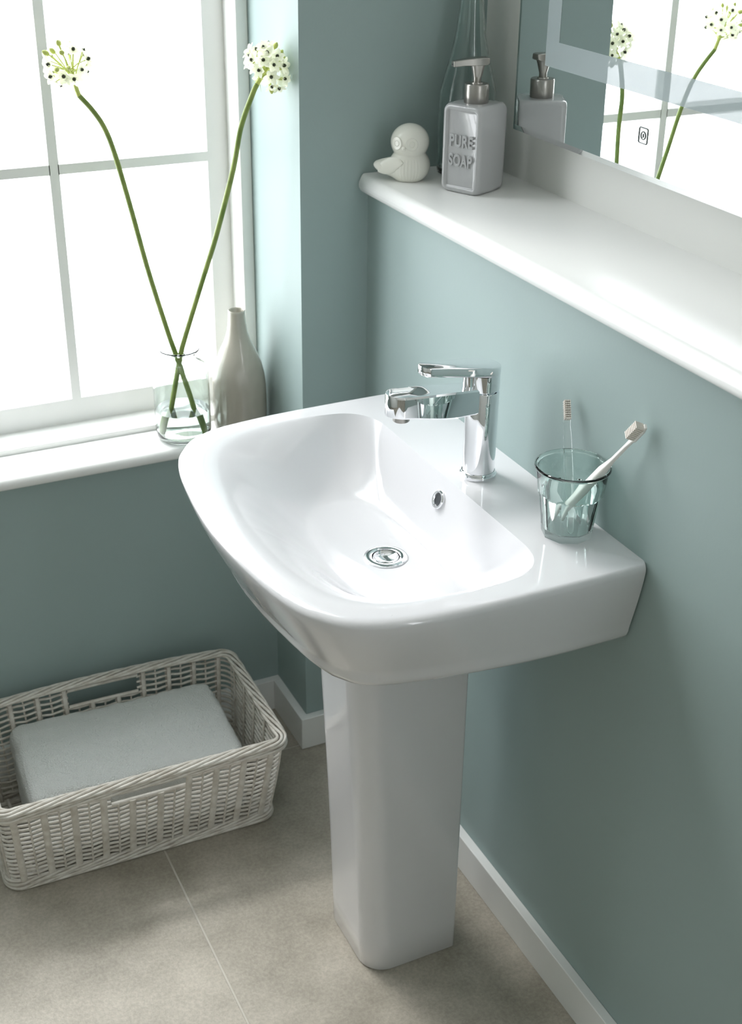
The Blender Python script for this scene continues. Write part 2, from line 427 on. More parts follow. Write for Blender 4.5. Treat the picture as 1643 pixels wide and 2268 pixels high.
# ------------------------------------------------------------------ tap
TX, TY, TZ = -.0705, -.5270, .8438
tap = empty('basin_tap', (TX, TY, TZ), 'chrome single lever mixer tap on the basin ledge', 'tap')
MB().lathe([(.0, 0), (.0262, 0), (.0266, .001), (.0266, .0052), (.0256, .0062), (.0242, .0064), (.0240, .0072), (.0250, .0082), (.0244, .0096), (.0236, .0100)], (TX, TY, TZ), 64).obj('base_ring', M['chrome'], tap)
MB().lathe([(.0232, .008), (.0234, .02), (.0236, .06), (.0236, .1325), (.0230, .1340), (.0190, .1342), (.0190, .1375)], (TX, TY, TZ), 64, cap1=True).obj('tap_body', M['chrome'], tap)
lev = MB()
lev.lathe([(.0190, .1362), (.0232, .1364), (.0238, .1372), (.0238, .160)], (TX, TY, TZ), 64, cap1=True)
def tear(inset=0):
    pts = []; r = .0238-inset; tipx = -.1725+inset; rt = .0115-inset
    # head arc (rear), tangential sides, rounded tip
    for k in range(25): a = radians(-100+200*k/24); pts.append((TX+r*cos(a), TY+r*sin(a)))
    a0 = pts[-1]; n = 14
    xt = tipx+rt*1.0
    for k in range(1, n): t = k/n; x = lerp(a0[0], xt, t); wv = lerp(a0[1]-TY, rt+.0035, smooth01(t)*.75+t*.25); pts.append((x, TY+wv))
    for k in range(13): a = pi/2+pi*k/12; pts.append((xt+rt*cos(a), TY+(rt+.0035)*sin(a)))
    b = [(x, 2*TY-y) for x, y in reversed(pts[25:25+n-1])]
    return pts+b
zt = lambda x: 1.0150-(x-TX-.0238)*.118
zb = lambda x: 1.0000-(x-TX-.0238)*.145 if x > TX-.02 else 1.0000+.0064-(x-TX+.02)*.125
def lring(i, f): return [(x, y, f(x)) for x, y in tear(i)]
lsec = [lring(.004, lambda x: zb(x)-.001), lring(.0012, zb), lring(0, lambda x: zb(x)+.002), lring(0, lambda x: zt(x)-.0016), lring(.0006, lambda x: zt(x)-.0005), lring(.0018, zt)]
lev.loft(lsec)
lv = lev.obj('lever', M['chrome'], tap, angle=30)
MB().lathe([(.0, .139), (.0078, .139), (.0078, .166)], (TX-.0255, TY-.003, TZ), 32).obj('lever_post', M['chrome'], tap)
ss = []
x0s, x1s = TX-.012, -.2215
st = [lerp(x0s, x1s, k/30) for k in range(24)]+[x1s+.0215*(1-cos(pi/2*(1-j/12))) for j in range(0, 12)]
st = sorted(set(round(x, 5) for x in st), reverse=True)
for x in st:
    wv = lerp(.0178, .0215, smooth01((x0s-x)/.10)); d = (x1s+.0215)-x
    if d > 0: wv *= math.sqrt(max(0.002, 1-(d/.0215)**2))
    t = (x-x1s)/(x0s-x1s)
    top = lerp(.9955, .9855, t); bot = lerp(.9635, .9480, smooth01(t*1.25)); c = .0055*smooth01((-.158-x)/.022)*(smooth01((x-x1s)/.006))
    r = min(.003, wv*.4); row = []
    for k in range(17):
        a = -1+2*k/16; y = (wv-r*.7)*a; row.append((x, TY+y, top-(c*(1-abs(a/.86)**2.6) if abs(a) < .86 else 0)))
    row.append((x, TY+wv, top-r*.8))
    row.append((x, TY+wv*1.01, lerp(top, bot, .5))); row.append((x, TY+wv, bot+r))
    for k in range(5): a = 1-2*k/4; row.append((x, TY+(wv-r)*a, bot))
    row += [(x, TY-wv, bot+r), (x, TY-wv*1.01, lerp(top, bot, .5)), (x, TY-wv, top-r*.8)]
    ss.append(row)
MB().loft(ss).obj('spout', M['chrome'], tap, angle=32)
ar = MB().lathe([(.0, -.012), (.0105, -.012), (.0118, -.011), (.0118, 0), (.0, 0)], (-.1985, TY, .9645), 40)
ar.obj('aerator', M['steel'], tap)

# ------------------------------------------------------------------ tumbler and toothbrushes
CX, CY, CZ = -.0480, -.7270, .8440
N = 90; nf = 9
def tring(h):
    R = lerp(.0350, .0478, (h/.1)**1.05); row = []
    for k in range(N):
        a = 2*pi*k/N; fa = (a % (2*pi/nf))-pi/nf
        poly = cos(pi/nf)/cos(fa)
        edge = .0600+.0045*(abs(fa)/(pi/nf))**2   # arched top of each facet
        m_ = smooth01((edge-h)/.0018+.5) if h > .004 else 1
        r = lerp(R+.0004, (R*1.0)*lerp(1, poly, 1)*1.006-.0006, m_)
        row.append((CX+r*cos(a+.35), CY+r*sin(a+.35), CZ+h))
    return row
hs = [0.0004, .003, .01, .02, .03, .04, .05, .056, .058, .0595, .061, .0625, .064, .0655, .067, .072, .08, .09, .0955]
ts = [[(CX+.85*(p[0]-CX), CY+.85*(p[1]-CY), CZ) for p in tring(0)]]+[tring(h) for h in hs]
def cring(r, h): return [(CX+r*cos(2*pi*k/N+.35), CY+r*sin(2*pi*k/N+.35), CZ+h) for k in range(N)]
ts += [cring(.0492, .0965), cring(.0503, .0985), cring(.0500, .1003), cring(.0485, .1010), cring(.0468, .1003), cring(.0458, .098)]
ts += [cring(lerp(.0318, .0455, h/.1), h) for h in (.095, .08, .06, .04, .02, .012)]+[cring(.027, .0085), cring(.012, .008)]
cup = MB().loft(ts).obj('glass_tumbler', M['glass'], angle=22)
tag(cup, 'pale green faceted glass tumbler holding two toothbrushes on the basin', 'tumbler')
# clear brush
A = Vector((-.0568, -.7485, .8540)); B = Vector((-.0100, -.6440, .9965))
def bar_between(A, B, side, w0, t0, prof):
    """prof: list of (t, width, thick); flat bar"""
    d = (B-A).normalized(); sv = (side-d*side.dot(d)).normalized(); nv = d.cross(sv); out = []
    for t, ww, tt in prof:
        c = A.lerp(B, t); row = []
        for k in range(16):
            a = 2*pi*k/16; cs, sn = cos(a), sin(a)
            row.append(c+sv*(ww/2)*math.copysign(abs(cs)**.55, cs)+nv*(tt/2)*math.copysign(abs(sn)**.55, sn))
        out.append(row)
    return out, d, sv, nv
tb = empty('toothbrush', A, 'clear see-through toothbrush standing upright in the glass tumbler', 'toothbrush')
secs_, d_, s_, n_ = bar_between(A, B, R_, 1, 1, [(0, .003, .002), (.01, .008, .004), (.03, .0115, .0045), (.2, .0128, .0048), (.7, .0118, .0045), (.8, .0095, .004), (.84, .0105, .004), (.98, .0105, .004), (1, .006, .003)])
MB().loft(secs_).obj('handle', M['clear'], tb, angle=50)
def bristles(base, d, sv, nv, L, W, H, nl, nw, parent):
    mb = MB()
    for i in range(nl):
        for j in range(nw):
            c = base+d*(L*(i/(nl-1)))+sv*(W*(j/(nw-1)-.5)); rr = L/nl*.46
            mb.tube([c, c+nv*H*.5, c+nv*H], [rr, rr, rr*.95], 7)
    return mb.obj('bristles', M['bristle'], parent)
nv = n_ if n_.dot(-F_) > 0 else -n_
bristles(A.lerp(B, .85)+nv*.0018, d_, s_, nv, .024, .007, .010, 9, 4, tb)
# white brush
A = Vector((-.0565, -.7060, .8545)); B = Vector((-.0095, -.8165, 1.0290))
tb = empty('toothbrush', A, 'white toothbrush leaning out of the tumbler with its head against the wall', 'toothbrush')
secs_, d_, s_, n_ = bar_between(A, B, R_.cross(B-A), 1, 1, [(0, .004, .004), (.02, .009, .007), (.12, .0105, .0095), (.35, .012, .011), (.55, .0125, .0110), (.60, .0095, .0085), (.66, .0062, .0058), (.80, .0055, .0052), (.86, .0075, .0045), (.88, .0125, .0050), (.97, .0125, .0050), (1, .007, .0035)])
MB().loft(secs_).obj('handle', M['plastic'], tb, angle=50)
nv = n_ if n_.dot(Vector((-1, -.4, .3))) > 0 else -n_
bristles(A.lerp(B, .885)+nv*.002, d_, s_, nv, .0215, .0095, .0115, 8, 5, tb)

# ------------------------------------------------------------------ soap dispenser
FR = Vector((.088, -.213, 0)); dA = Vector((-.43, .90, 0)).normalized(); dB = Vector((.90, .43, 0)).normalized()
LA, LB, SH = .0725, .0760, .136
cen = FR+dA*LA/2+dB*LB/2; cen.z = ZS
sp = empty('soap_dispenser', cen, 'glossy grey ceramic soap bottle reading PURE SOAP with a steel pump', 'soap dispenser')
rot = Matrix((dB, dA, Vector((0, 0, 1)))).transposed()     # local x = dB (into depth), local y = dA, front face = local -x
def rrect(hx, hy, r, z, n=6):
    p = []
    for cx, cy, a0 in ((hx-r, hy-r, 0), (-hx+r, hy-r, pi/2), (-hx+r, -hy+r, pi), (hx-r, -hy+r, 1.5*pi)):
        for k in range(n+1): a = a0+pi/2*k/n; p.append(Vector((cx+r*cos(a), cy+r*sin(a), z)))
    return p
def loc(p): return cen+rot @ Vector((p[0], p[1], p[2]))
# body is lofted along local x so that the front face has rounded corners in its own plane
def face_sec(x, inset, r):
    hy, hz = LA/2-inset, SH/2-inset; r = max(r-inset, .002); p = []
    for cy, cz, a0 in ((hy-r, hz-r, 0), (-hy+r, hz-r, pi/2), (-hy+r, -hz+r, pi), (hy-r, -hz+r, 1.5*pi)):
        for k in range(7): a = a0+pi/2*k/6; p.append(loc((x, cy+r*cos(a), SH/2+cz+r*sin(a))))
    return p
hx = LB/2; q = []
q += [face_sec(-hx+.0036, .0105, .013), face_sec(-hx+.0033, .0098, .013), face_sec(-hx+.0016, .0088, .013), face_sec(-hx+.0004, .0074, .013)]
q += [face_sec(-hx, .0058, .012), face_sec(-hx+.0003, .0040, .012), face_sec(-hx+.0016, .0018, .012), face_sec(-hx+.0045, .0002, .012), face_sec(-hx+.009, 0, .0085), face_sec(0, 0, .006), face_sec(hx-.009, 0, .0085), face_sec(hx-.0045, .0002, .012), face_sec(hx-.0012, .0022, .012), face_sec(hx, .006, .012)]
MB().loft(q).obj('bottle_body', M['greyglaze'], sp, angle=40)
def letters(txt, z, size):
    cu = bpy.data.curves.new('lettering', 'FONT'); cu.body = txt; cu.size = size; cu.extrude = .0012; cu.bevel_depth = .0005; cu.bevel_resolution = 2
    cu.align_x = 'CENTER'; cu.align_y = 'CENTER'; cu.space_character = 1.08; cu.offset = .0005
    tmp = bpy.data.objects.new('tmp', cu); COL.objects.link(tmp)
    dg = bpy.context.evaluated_depsgraph_get(); me = bpy.data.meshes.new_from_object(tmp.evaluated_get(dg))
    bpy.data.objects.remove(tmp)
    # text x -> -local y (reads left to right from outside), text y -> z, text z -> outwards (-local x)
    wx = max(abs(v.co.x) for v in me.vertices)
    for v in me.vertices:
        x, y, z_ = v.co; v.co = loc((-hx+.0036-z_-.0010, -x/wx*.0225, z+y))-cen
    me.materials.clear(); me.materials.append(M['greyglaze']); me.name = 'lettering'
    o = bpy.data.objects.new('lettering', me); COL.objects.link(o); o.parent = sp
    return o
letters('PURE', .0800, .0250); letters('SOAP', .0500, .0250)
pc = (cen.x, cen.y, ZS+SH-.0005)
pm = MB().lathe([(.0, 0), (.0185, 0), (.0192, .001), (.0192, .0275), (.0182, .0290), (.0090, .0292), (.0085, .031), (.0, .031)], pc, 40)
cl = pm.obj('pump_collar', M['steel'], sp)
MB().lathe([(.0, 0), (.0062, 0), (.0062, .009), (.0072, .012), (.0100, .023), (.0120, .0285), (.0, .029)], (pc[0], pc[1], pc[2]+.0285), 32).obj('pump_stem', M['steel'], sp)
nd = Vector((cos(radians(176)), sin(radians(176)), 0)); ns = Vector((-nd.y, nd.x, 0)); hz = pc[2]+.0560
rows = []
for t, ww, z0, z1 in ((-.0165, .0090, .003, .0110), (-.012, .0105, .001, .0115), (.0, .0105, .000, .0115), (.012, .0090, .0005, .0110), (.026, .0070, .0005, .0098), (.043, .0060, -.0005, .0080)):
    c = Vector((pc[0], pc[1], hz))+nd*t; rows.append([c+ns*ww+Vector((0,0,z0)), c-ns*ww+Vector((0,0,z0)), c-ns*ww*.86+Vector((0,0,z1)), c+ns*ww*.86+Vector((0,0,z1))])
hd = MB().loft(rows).obj('pump_nozzle', M['steel'], sp, bevel=.001)
c = Vector((pc[0], pc[1], hz+.0031))+nd*.0432
hm = MB(); u_ = Vector((0, 0, 1)); hm.add([c+ns*.002-u_*.0012, c-ns*.002-u_*.0012, c-ns*.002+u_*.0012, c+ns*.002+u_*.0012], [(0,1,2,3)]); hm.obj('nozzle_hole', M['dark'], hd, smooth=False)

# ------------------------------------------------------------------ glass bottle behind the dispenser
gb = MB(); GC = (.1500, -.0620, ZS)
op = [(.0, 0), (.042, 0), (.0465, .003), (.0475, .008), (.0475, .120), (.0465, .132), (.040, .158), (.031, .190), (.024, .225), (.020, .26), (.0165, .30), (.0160, .34), (.0185, .342), (.0185, .352), (.0150, .353)]
ip = [(.0128, .350), (.0128, .30), (.0165, .26), (.0205, .225), (.0275, .190), (.0365, .158), (.0430, .132), (.0440, .120), (.0440, .012), (.040, .007), (.0, .006)]
gb.lathe(op+ip, GC, 64)
tag(gb.obj('glass_bottle', M['bottleglass'], angle=30), 'tall clear glass bottle in the corner behind the soap dispenser', 'bottle')

# ------------------------------------------------------------------ owl
OC = Vector((.0410, -.0700, ZS)); oface = Vector((-.62, -.76, 0)).normalized(); left = Vector((-.90, .43, 0)).normalized()
owl = empty('owl_ornament', OC, 'small cream ceramic owl figurine on the ledge beside the soap dispenser', 'figurine')
O0 = Vector((0, 0, .040))
ell = [(Vector((0, 0, .062)), Vector((.0315, .0315, .0290))), (Vector((0, 0, .024)), Vector((.0345, .0325, .0300)))]
tailc = left*.026+Vector((0, 0, .020)); taild = (left*1.0+Vector((0, 0, .16))).normalized()
def exit_e(o, d, c, r):
    p = Vector(((o.x-c.x)/r.x, (o.y-c.y)/r.y, (o.z-c.z)/r.z)); q = Vector((d.x/r.x, d.y/r.y, d.z/r.z))
    a = q.dot(q); b = 2*p.dot(q); cc = p.dot(p)-1; D_ = b*b-4*a*cc
    return (-b+math.sqrt(D_))/(2*a) if D_ > 0 else 0
def owl_r(d):
    rs = [exit_e(O0, d, c, r) for c, r in ell]
    # tail: in frame with taild as x
    X = taild; Y = X.cross(Vector((0,0,1))).normalized(); Z = X.cross(Y)
    o = O0-tailc; o2 = Vector((o.dot(X), o.dot(Y), o.dot(Z))); d2 = Vector((d.dot(X), d.dot(Y), d.dot(Z)))
    rs.append(exit_e(o2, d2, Vector((0,0,0)), Vector((.0335, .017, .0135))))
    r = sum(max(x, 0)**14 for x in rs)**(1/14)
    if d.z < 0: r = min(r, O0.z/(-d.z+1e-6))
    # chest fluting
    fz = d.z; h = Vector((d.x, d.y, 0))
    if h.length > 1e-4:
        h.normalize(); ang = math.atan2(oface.cross(h).z, oface.dot(h))
        wgt = smooth01((.62-abs(ang-.15))/.15)*smooth01((-.02-fz)/.12)*smooth01((fz+.85)/.1)
        r -= .0007*wgt*(.5+.5*cos(ang*36))
    return r
NU, NV = 160, 90; rows = []
for j in range(1, NV):
    th = pi*j/NV; rows.append([O0+OC+Vector((sin(th)*cos(2*pi*k/NU), sin(th)*sin(2*pi*k/NU), cos(th)))*owl_r(Vector((sin(th)*cos(2*pi*k/NU), sin(th)*sin(2*pi*k/NU), cos(th)))) for k in range(NU)])
MB().loft(rows).obj('owl_body', M['owl'], owl, angle=60)
sd_ = Vector((oface.y, -oface.x, 0))
def on_head(a, e):   # azimuth from the face direction, elevation
    d = (oface*cos(a)+sd_*sin(a))*cos(e)+Vector((0,0,1))*sin(e); c, r = ell[0]
    return OC+c+Vector((d.x*r.x, d.y*r.y, d.z*r.z)), d
for a in (-.42, .42):
    p, d = on_head(a+.12, .05)
    oriented(MB().lathe([(.0102, -.0004), (.0098, .0006), (.0085, .0004), (.0052, .0001), (.0045, .0009), (.0038, .0004), (.0, .0004)], n=28), 'eye', M['owl'], p-d*.0006, d, owl)
p, d = on_head(.12, -.20)
oriented(MB().lathe([(.0042, -.001), (.0034, .0016), (.0018, .0036), (.0, .0042)], n=20), 'beak', M['owl'], p, (d+Vector((0,0,-.5))).normalized(), owl)
# wing: a teardrop relief on the left side
wd = (oface*.28+left*.6).normalized()
wp = []
for k in range(17):
    t = k/16; 
    wp.append((lerp(.4, 1, 1), t))
wm = MB(); wrow = []
for k in range(13):
    t = k/12; c = OC+Vector((0,0,.034))+left*lerp(.004, .050, t)+Vector((0,0,-.014*t)); 
    hw_ = .0135*math.sin(pi*min(1, .12+.88*(1-t)))**.7*(1-.15*t)+.0008
    off = oface*lerp(.0300, .0065, t**1.2)
    wrow.append([c+off*1.0+Vector((0,0,1))*hw_*cos(2*pi*j/12)+oface*(.0030)*sin(2*pi*j/12) for j in range(12)])
wm.loft(wrow).obj('wing', M['owl'], owl, angle=60)

# ------------------------------------------------------------------ mirror
mq = Vector((-1, .01475, -.00557)).normalized(); mp = Vector((.162, -.45, 1.3))
def on_mirror(y, z, d=0):   # d in front of the mirror
    x = mp.x+((y-mp.y)*mq.y+(z-mp.z)*mq.z)/(-mq.x); return Vector((x, y, z))+mq*d
MY0, MY1, MZ0, MZ1 = -.1785, -1.12, 1.2515, 1.98
mr = empty('wall_mirror', on_mirror(-.65, MZ0), 'large frameless mirror with a thin glass edge and frosted band above the white ledge', 'mirror')
def mrect(i, d): return [on_mirror(MY0-i, MZ0+i, d), on_mirror(MY1+i, MZ0+i, d), on_mirror(MY1+i, MZ1-i, d), on_mirror(MY0-i, MZ1-i, d)]
mm = MB().loft([mrect(.0, -.005), mrect(0, -.0022), mrect(.0085, 0)], cap0=True, cap1=True)
mm.obj('mirror_plate', M['mirror'], mr, smooth=False)
hb = MB(); a = [Vector((X1, MY0-.03, MZ0+.03)), Vector((X1, MY1+.03, MZ0+.03)), Vector((X1, MY1+.03, MZ1-.03)), Vector((X1, MY0-.03, MZ1-.03))]
hb.loft([a, mrect(.03, -.0055)]).obj('mirror_housing', M['housing'], mr, smooth=False)
fb = MB(); o_ = [(-.2640, 1.3610), (-1.035, 1.3610), (-1.035, 1.87), (-.2640, 1.87)]; i_ = [(-.2990, 1.3980), (-1.0, 1.3980), (-1.0, 1.83), (-.2990, 1.83)]
v = [on_mirror(y, z, .0004) for y, z in o_+i_]; fb.add(v, [(0,1,5,4),(1,2,6,5),(2,3,7,6),(3,0,4,7)]); fb.obj('frosted_band', M['frost'], mr, smooth=False)
sw = MB(); sy, sz, sr = -.5245, 1.3090, .0095
def mloop(pts, closed=True, r=.00095): sw.tube([on_mirror(y, z, .0004) for y, z in pts], r, 5, closed)
mloop([(sy+cx*.0075+.0022*cos(a0+pi/2*k/4), sz+cz*.0080+.0022*sin(a0+pi/2*k/4)) for cx, cz, a0 in ((1, 1, 0), (-1, 1, pi/2), (-1, -1, pi), (1, -1, 1.5*pi)) for k in range(5)])
mloop([(sy+.0052*cos(2*pi*k/20), sz+.0052*sin(2*pi*k/20)) for k in range(20)]); mloop([(sy, sz-.0026), (sy, sz+.0026)], False)
sw.obj('touch_switch', M['etch'], mr)

# ------------------------------------------------------------------ vases on the sill
SZ = .657
VC = (-.1835, .1660, SZ)
vp = [(.0, 0), (.046, 0), (.0495, .003), (.0505, .010), (.0510, .05), (.0505, .085), (.0480, .108), (.0430, .130), (.0340, .152), (.0240, .174), (.0190, .190), (.0165, .208), (.0155, .226), (.0158, .230), (.0145, .2315), (.0128, .230), (.0130, .20), (.020, .17), (.0, .16)]
vz = MB().lathe(vp, VC, 72).obj('ceramic_vase', M['vase'], angle=50); tag(vz, 'glazed stone-grey ceramic bottle vase on the window sill', 'vase')
JC = (-.2965, .1640, SZ)
jar = empty('glass_jar_vase', JC, 'round clear glass jar with water holding two flower stems on the sill', 'vase')
jo = [(.0, 0), (.040, 0), (.0465, .003), (.0505, .010), (.0515, .020), (.0515, .128), (.0500, .138), (.0440, .147), (.0340, .152), (.0295, .156), (.0285, .162), (.0300, .168), (.0355, .1715), (.0368, .1735), (.0360, .1755)]
ji = [(.0330, .1750), (.0280, .1700), (.0262, .162), (.0275, .155), (.0330, .1495), (.0425, .1440), (.0478, .1360), (.0492, .128), (.0492, .022), (.0480, .013), (.0440, .008), (.0, .007)]
MB().lathe(jo+ji, JC, 64).obj('jar', M['jarglass'], jar, angle=40)
MB().lathe([(.0, .0078), (.0435, .0086), (.0474, .0135), (.0488, .022), (.0488, .058), (.0, .058)], JC, 64).obj('water', M['water'], jar, angle=40)

# flowers
def bez_tube(px, r0, r1):
    P = cspline(px, 8); n = len(P); return P, [lerp(r0, r1, k/(n-1)) for k in range(n)]
def petal_mesh():
    mb = MB(); 
    for k in range(6):
        a = pi/3*k; da = Vector((cos(a), sin(a), 0)); sa = Vector((-sin(a), cos(a), 0)); L = .0125
        rows = []
        for t, ww, z in ((.14, .0012, .0005), (.35, .0030, .0014), (.6, .0040, .0030), (.82, .0028, .0040), (1, .0004, .0044)):
            rows.append([da*L*t+sa*ww+Vector((0,0,z+.0007)), da*L*t+Vector((0,0,z)), da*L*t-sa*ww+Vector((0,0,z+.0007))])
        mb.loft(rows, closed=False, cap0=False, cap1=False)
        st_ = da.lerp(sa, .5).normalized(); mb.tube([st_*.001, st_*.0045+Vector((0,0,.0040))], .00035, 4)
        mb.lathe([(.0001, -.0006), (.0007, 0), (.0001, .0006)], tuple(st_*.0047+Vector((0,0,.0043))), 5)
    return mb
floret_me = petal_mesh().obj('floret', M['petal'], angle=60); ov_me = MB().lathe([(.0001, 0), (.0020, .0004), (.0027, .0022), (.0021, .0042), (.0008, .0050), (.0002, .0062)], n=10).obj('ovary', M['ovary'])
bud_me = MB().lathe([(.0001, 0), (.0022, .001), (.0036, .004), (.0032, .0075), (.0012, .0102), (.0001, .0106)], n=10).obj('bud', M['pedicel'])
FM, OM, BM = floret_me.data, ov_me.data, bud_me.data
for o in (floret_me, ov_me, bud_me): bpy.data.objects.remove(o)
def flower(label, path, centre, axis, seed, rx):
    rnd = random.Random(seed)
    f = empty('cut_flower', path[0], label, 'flower', 'white star flowers in the jar')
    P, rr = bez_tube(path, .0050, .0042); MB().tube(P, rr, 12).obj('stem', M['stem'], f)
    top = Vector(path[-1]); ax = axis.normalized(); C_ = Vector(centre)
    side1 = ax.cross(Vector((0,0,1))).normalized(); side2 = ax.cross(side1).normalized()
    # rachis
    MB().tube([top, top.lerp(C_, .55), C_+ax*.012], [.0040, .0034, .0012], 8).obj('rachis', M['pedicel'], f)
    pts = []
    n = 40; k = 0
    sep = .43 if rx > .0365 else .49
    while len(pts) < n and k < 4000:
        k += 1; z = rnd.uniform(-.55, 1); a = rnd.uniform(0, 2*pi); s_ = math.sqrt(1-z*z); d = (side1*cos(a)+side2*sin(a))*s_+ax*z
        if all(d.angle(e) > sep for e in pts): pts.append(d)
    for q_, d in enumerate(pts):
        R0 = rx*rnd.uniform(.78, 1.0)*(1 if d.dot(ax) < .8 else .85)
        pos = C_+d*R0
        if pos.x > -W_-.012: pos.x = -W_-.012
        base = top.lerp(C_, rnd.uniform(.15, .9))
        isbud = d.dot(ax) > (.86 if rx > .0365 else .74) or (q_ % 9 == 4)
        root = base.lerp(pos, .0); mid = base.lerp(pos, .5)+ax*.002
        pdl = MB().tube([root, mid, pos], [.0010, .0008, .0011], 5).obj('pedicel', M['pedicel'], f)
        dd = (d+Vector((rnd.uniform(-.3,.3), rnd.uniform(-.3,.3), rnd.uniform(-.2,.3)))).normalized()
        o = bpy.data.objects.new('bud' if isbud else 'floret', BM if isbud else FM); COL.objects.link(o); o.parent = f; o.location = pos-f.location
        o.rotation_mode = 'QUATERNION'; o.rotation_quaternion = dd.to_track_quat('Z', 'Y'); s = rnd.uniform(.95, 1.2); o.scale = (s, s, s)
        if not isbud:
            v_ = bpy.data.objects.new('ovary', OM); COL.objects.link(v_); v_.parent = o; v_.location = (0, 0, .0006)
    for k in range(5):   # withered bracts under the head
        a = rnd.uniform(0, 2*pi); d = (side1*cos(a)+side2*sin(a)-ax*.3).normalized(); b = top.lerp(C_, rnd.uniform(-.05, .25))
        MB().tube([b, b+d*.008, b+d*.013-Vector((0,0,.006))], [.0005, .0004, .0002], 4).obj('bract', M['pedicel'], f)
    return f
jz = SZ+.010
# stem nodes: world points
flower('white star flower on the bent green stem leaning left over the window pane',
       [(-.268, .150, jz), (-.283, .158, .74), (-.3015, .165, .815), (-.3165, .163, .868), (-.3475, .150, .985), (-.3720, .140, 1.094), (-.3880, .136, 1.1650), (-.4010, .132, 1.2140), (-.4130, .129, 1.2440), (-.4290, .126, 1.2690), (-.4480, .124, 1.2920)],
       (-.4620, .120, 1.3400), Vector((-.35, 0, .9)), 3, .036)
flower('white star flower on the green stem bending right towards the pier',
       [(-.323, .178, jz), (-.310, .172, .74), (-.2945, .163, .820), (-.2850, .155, .860), (-.2520, .125, .985), (-.2350, .105, 1.055), (-.2120, .078, 1.165), (-.2020, .062, 1.235), (-.1850, .050, 1.2880), (-.1770, .048, 1.3050)],
       (-.1600, .046, 1.3300), Vector((.75, 0, .65)), 11, .037)

# ------------------------------------------------------------------ wicker basket
bk_c = Vector((-.512, -.06, 0))
bk = empty('wicker_basket', bk_c, 'white painted rectangular wicker basket with hand holes, on the floor under the window', 'basket')
def rrpath(h):
    """rounded rectangle at height h (0..1): returns list function over s in 0..1"""
    x0 = lerp(-.757, -.768, h); x1 = lerp(-.272, -.256, h); y0 = lerp(-.172, -.214, h); y1 = lerp(.062, .098, h); r = .022
    return x0, x1, y0, y1, r
def PP(s, h):
    x0, x1, y0, y1, r = rrpath(h); Lx, Ly = (x1-x0-2*r), (y1-y0-2*r); q = pi/2*r
    X0, X1_, Y0, Y1, _ = rrpath(.5); LX, LY = (X1_-X0-2*r), (Y1-Y0-2*r); Pm = 2*LX+2*LY+4*q
    d = (s % 1)*Pm
    segs = [('l', LX, Lx, (x0+r, y0), (1, 0)), ('c', q, q, (x1-r, y0+r), -pi/2), ('l', LY, Ly, (x1, y0+r), (0, 1)), ('c', q, q, (x1-r, y1-r), 0), ('l', LX, Lx, (x1-r, y1), (-1, 0)), ('c', q, q, (x0+r, y1-r), pi/2), ('l', LY, Ly, (x0, y1-r), (0, -1)), ('c', q, q, (x0+r, y0+r), pi)]
    for i, (k, L0, L, a, b) in enumerate(segs):
        if d <= L0 or i == 7:
            d *= L/L0
            if k == 'l': p = Vector((a[0]+b[0]*d, a[1]+b[1]*d, 0)); n = Vector((b[1], -b[0], 0))
            else: t = b+d/r; n = Vector((cos(t), sin(t), 0)); p = Vector((a[0], a[1], 0))+n*r
            break
        d -= L0
    # slight rotation and belly
    c = Vector((-.51, -.05, 0)); dv = p-c; a_ = radians(-1.2); p = c+Vector((dv.x*cos(a_)-dv.y*sin(a_), dv.x*sin(a_)+dv.y*cos(a_), 0))
    back = smooth01((p.y)/.06)*max(0, 1-((p.x+.5)/.25)**2)
    p.z = h*.200+.010*back*h; p += n*.008*sin(pi*h)*.3
    return p, n
NS = 60
def hole(s, h):
    if not (.80 < h < .965): return False
    p, n = PP(s, h); return -.575 < p.x < -.445 and abs(n.y) > .9
rows_n = 16
for j in range(rows_n):
    h = .115+.835*j/(rows_n-1); mb = MB(); K = NS*4; seg = []; segs = []; first_ok = True
    full = True
    for k in range(K+1):
        s = k/K
        if hole(s, h): full = False; 
        if hole(s, h):
            if len(seg) > 1: segs.append(seg)
            seg = []; continue
        p, n = PP(s, h); ph = s*NS; off = .0004*cos(pi*ph+j*pi)
        tri = abs(((ph/2) % 1)-.5)*2
        seg.append(p+n*off+Vector((0, 0, -.0032*(1-tri)+.0004*sin(k*1.7+j*2.1))))
    if len(seg) > 1: segs.append(seg)
    if full: mb.tube(segs[0][:-1], .0025, 6, closed=True)
    else:
        for sg in segs: mb.tube(sg, .0025, 6)
    mb.obj('weaver', M['wicker'], bk, angle=80)
for k in range(NS):
    s = (k+.0)/NS; main = k % 2 == 0
    hmax = .80 if hole(s, .9) else .985; pts = []
    for i in range(9):
        h = .03+(hmax-.03)*i/8; p, n = PP(s, h); pts.append((p, n))
    mb = MB()
    if main:
        t = [PP(s+.001, .5)[0]-PP(s-.001, .5)[0]][0].normalized(); rws = []
        for p, n in pts: rws.append([p+n*(.0062*abs(sin(a))*.55 if False else .0030+.0026*max(0, sin(a)))+t*.0062*cos(a) for a in [2*pi*q/10 for q in range(10)]])
        mb.loft(rws)
        rws = []
        for p, n in pts: rws.append([p-n*(.0030+.0022*max(0, sin(a)))+t*.0040*cos(a) for a in [2*pi*q/10 for q in range(10)]])
        mb.loft(rws)
    else: mb.tube([p+n*.0026 for p, n in pts], .0020, 6)
    mb.obj('stake', M['wicker'], bk, angle=70)
def twist(h, ra, za, strands, r, turns, out, part_name, zoff=0):
    for q in range(strands):
        pts = []; K = 360
        for k in range(K):
            s = k/K; p, n = PP(s, h); a = 2*pi*(turns*s+q/strands)
            pts.append(p+n*(out+ra*cos(a))+Vector((0, 0, zoff+za*sin(a))))
        MB().tube(pts, r, 6, closed=True).obj(part_name, M['wicker'], bk, angle=80)
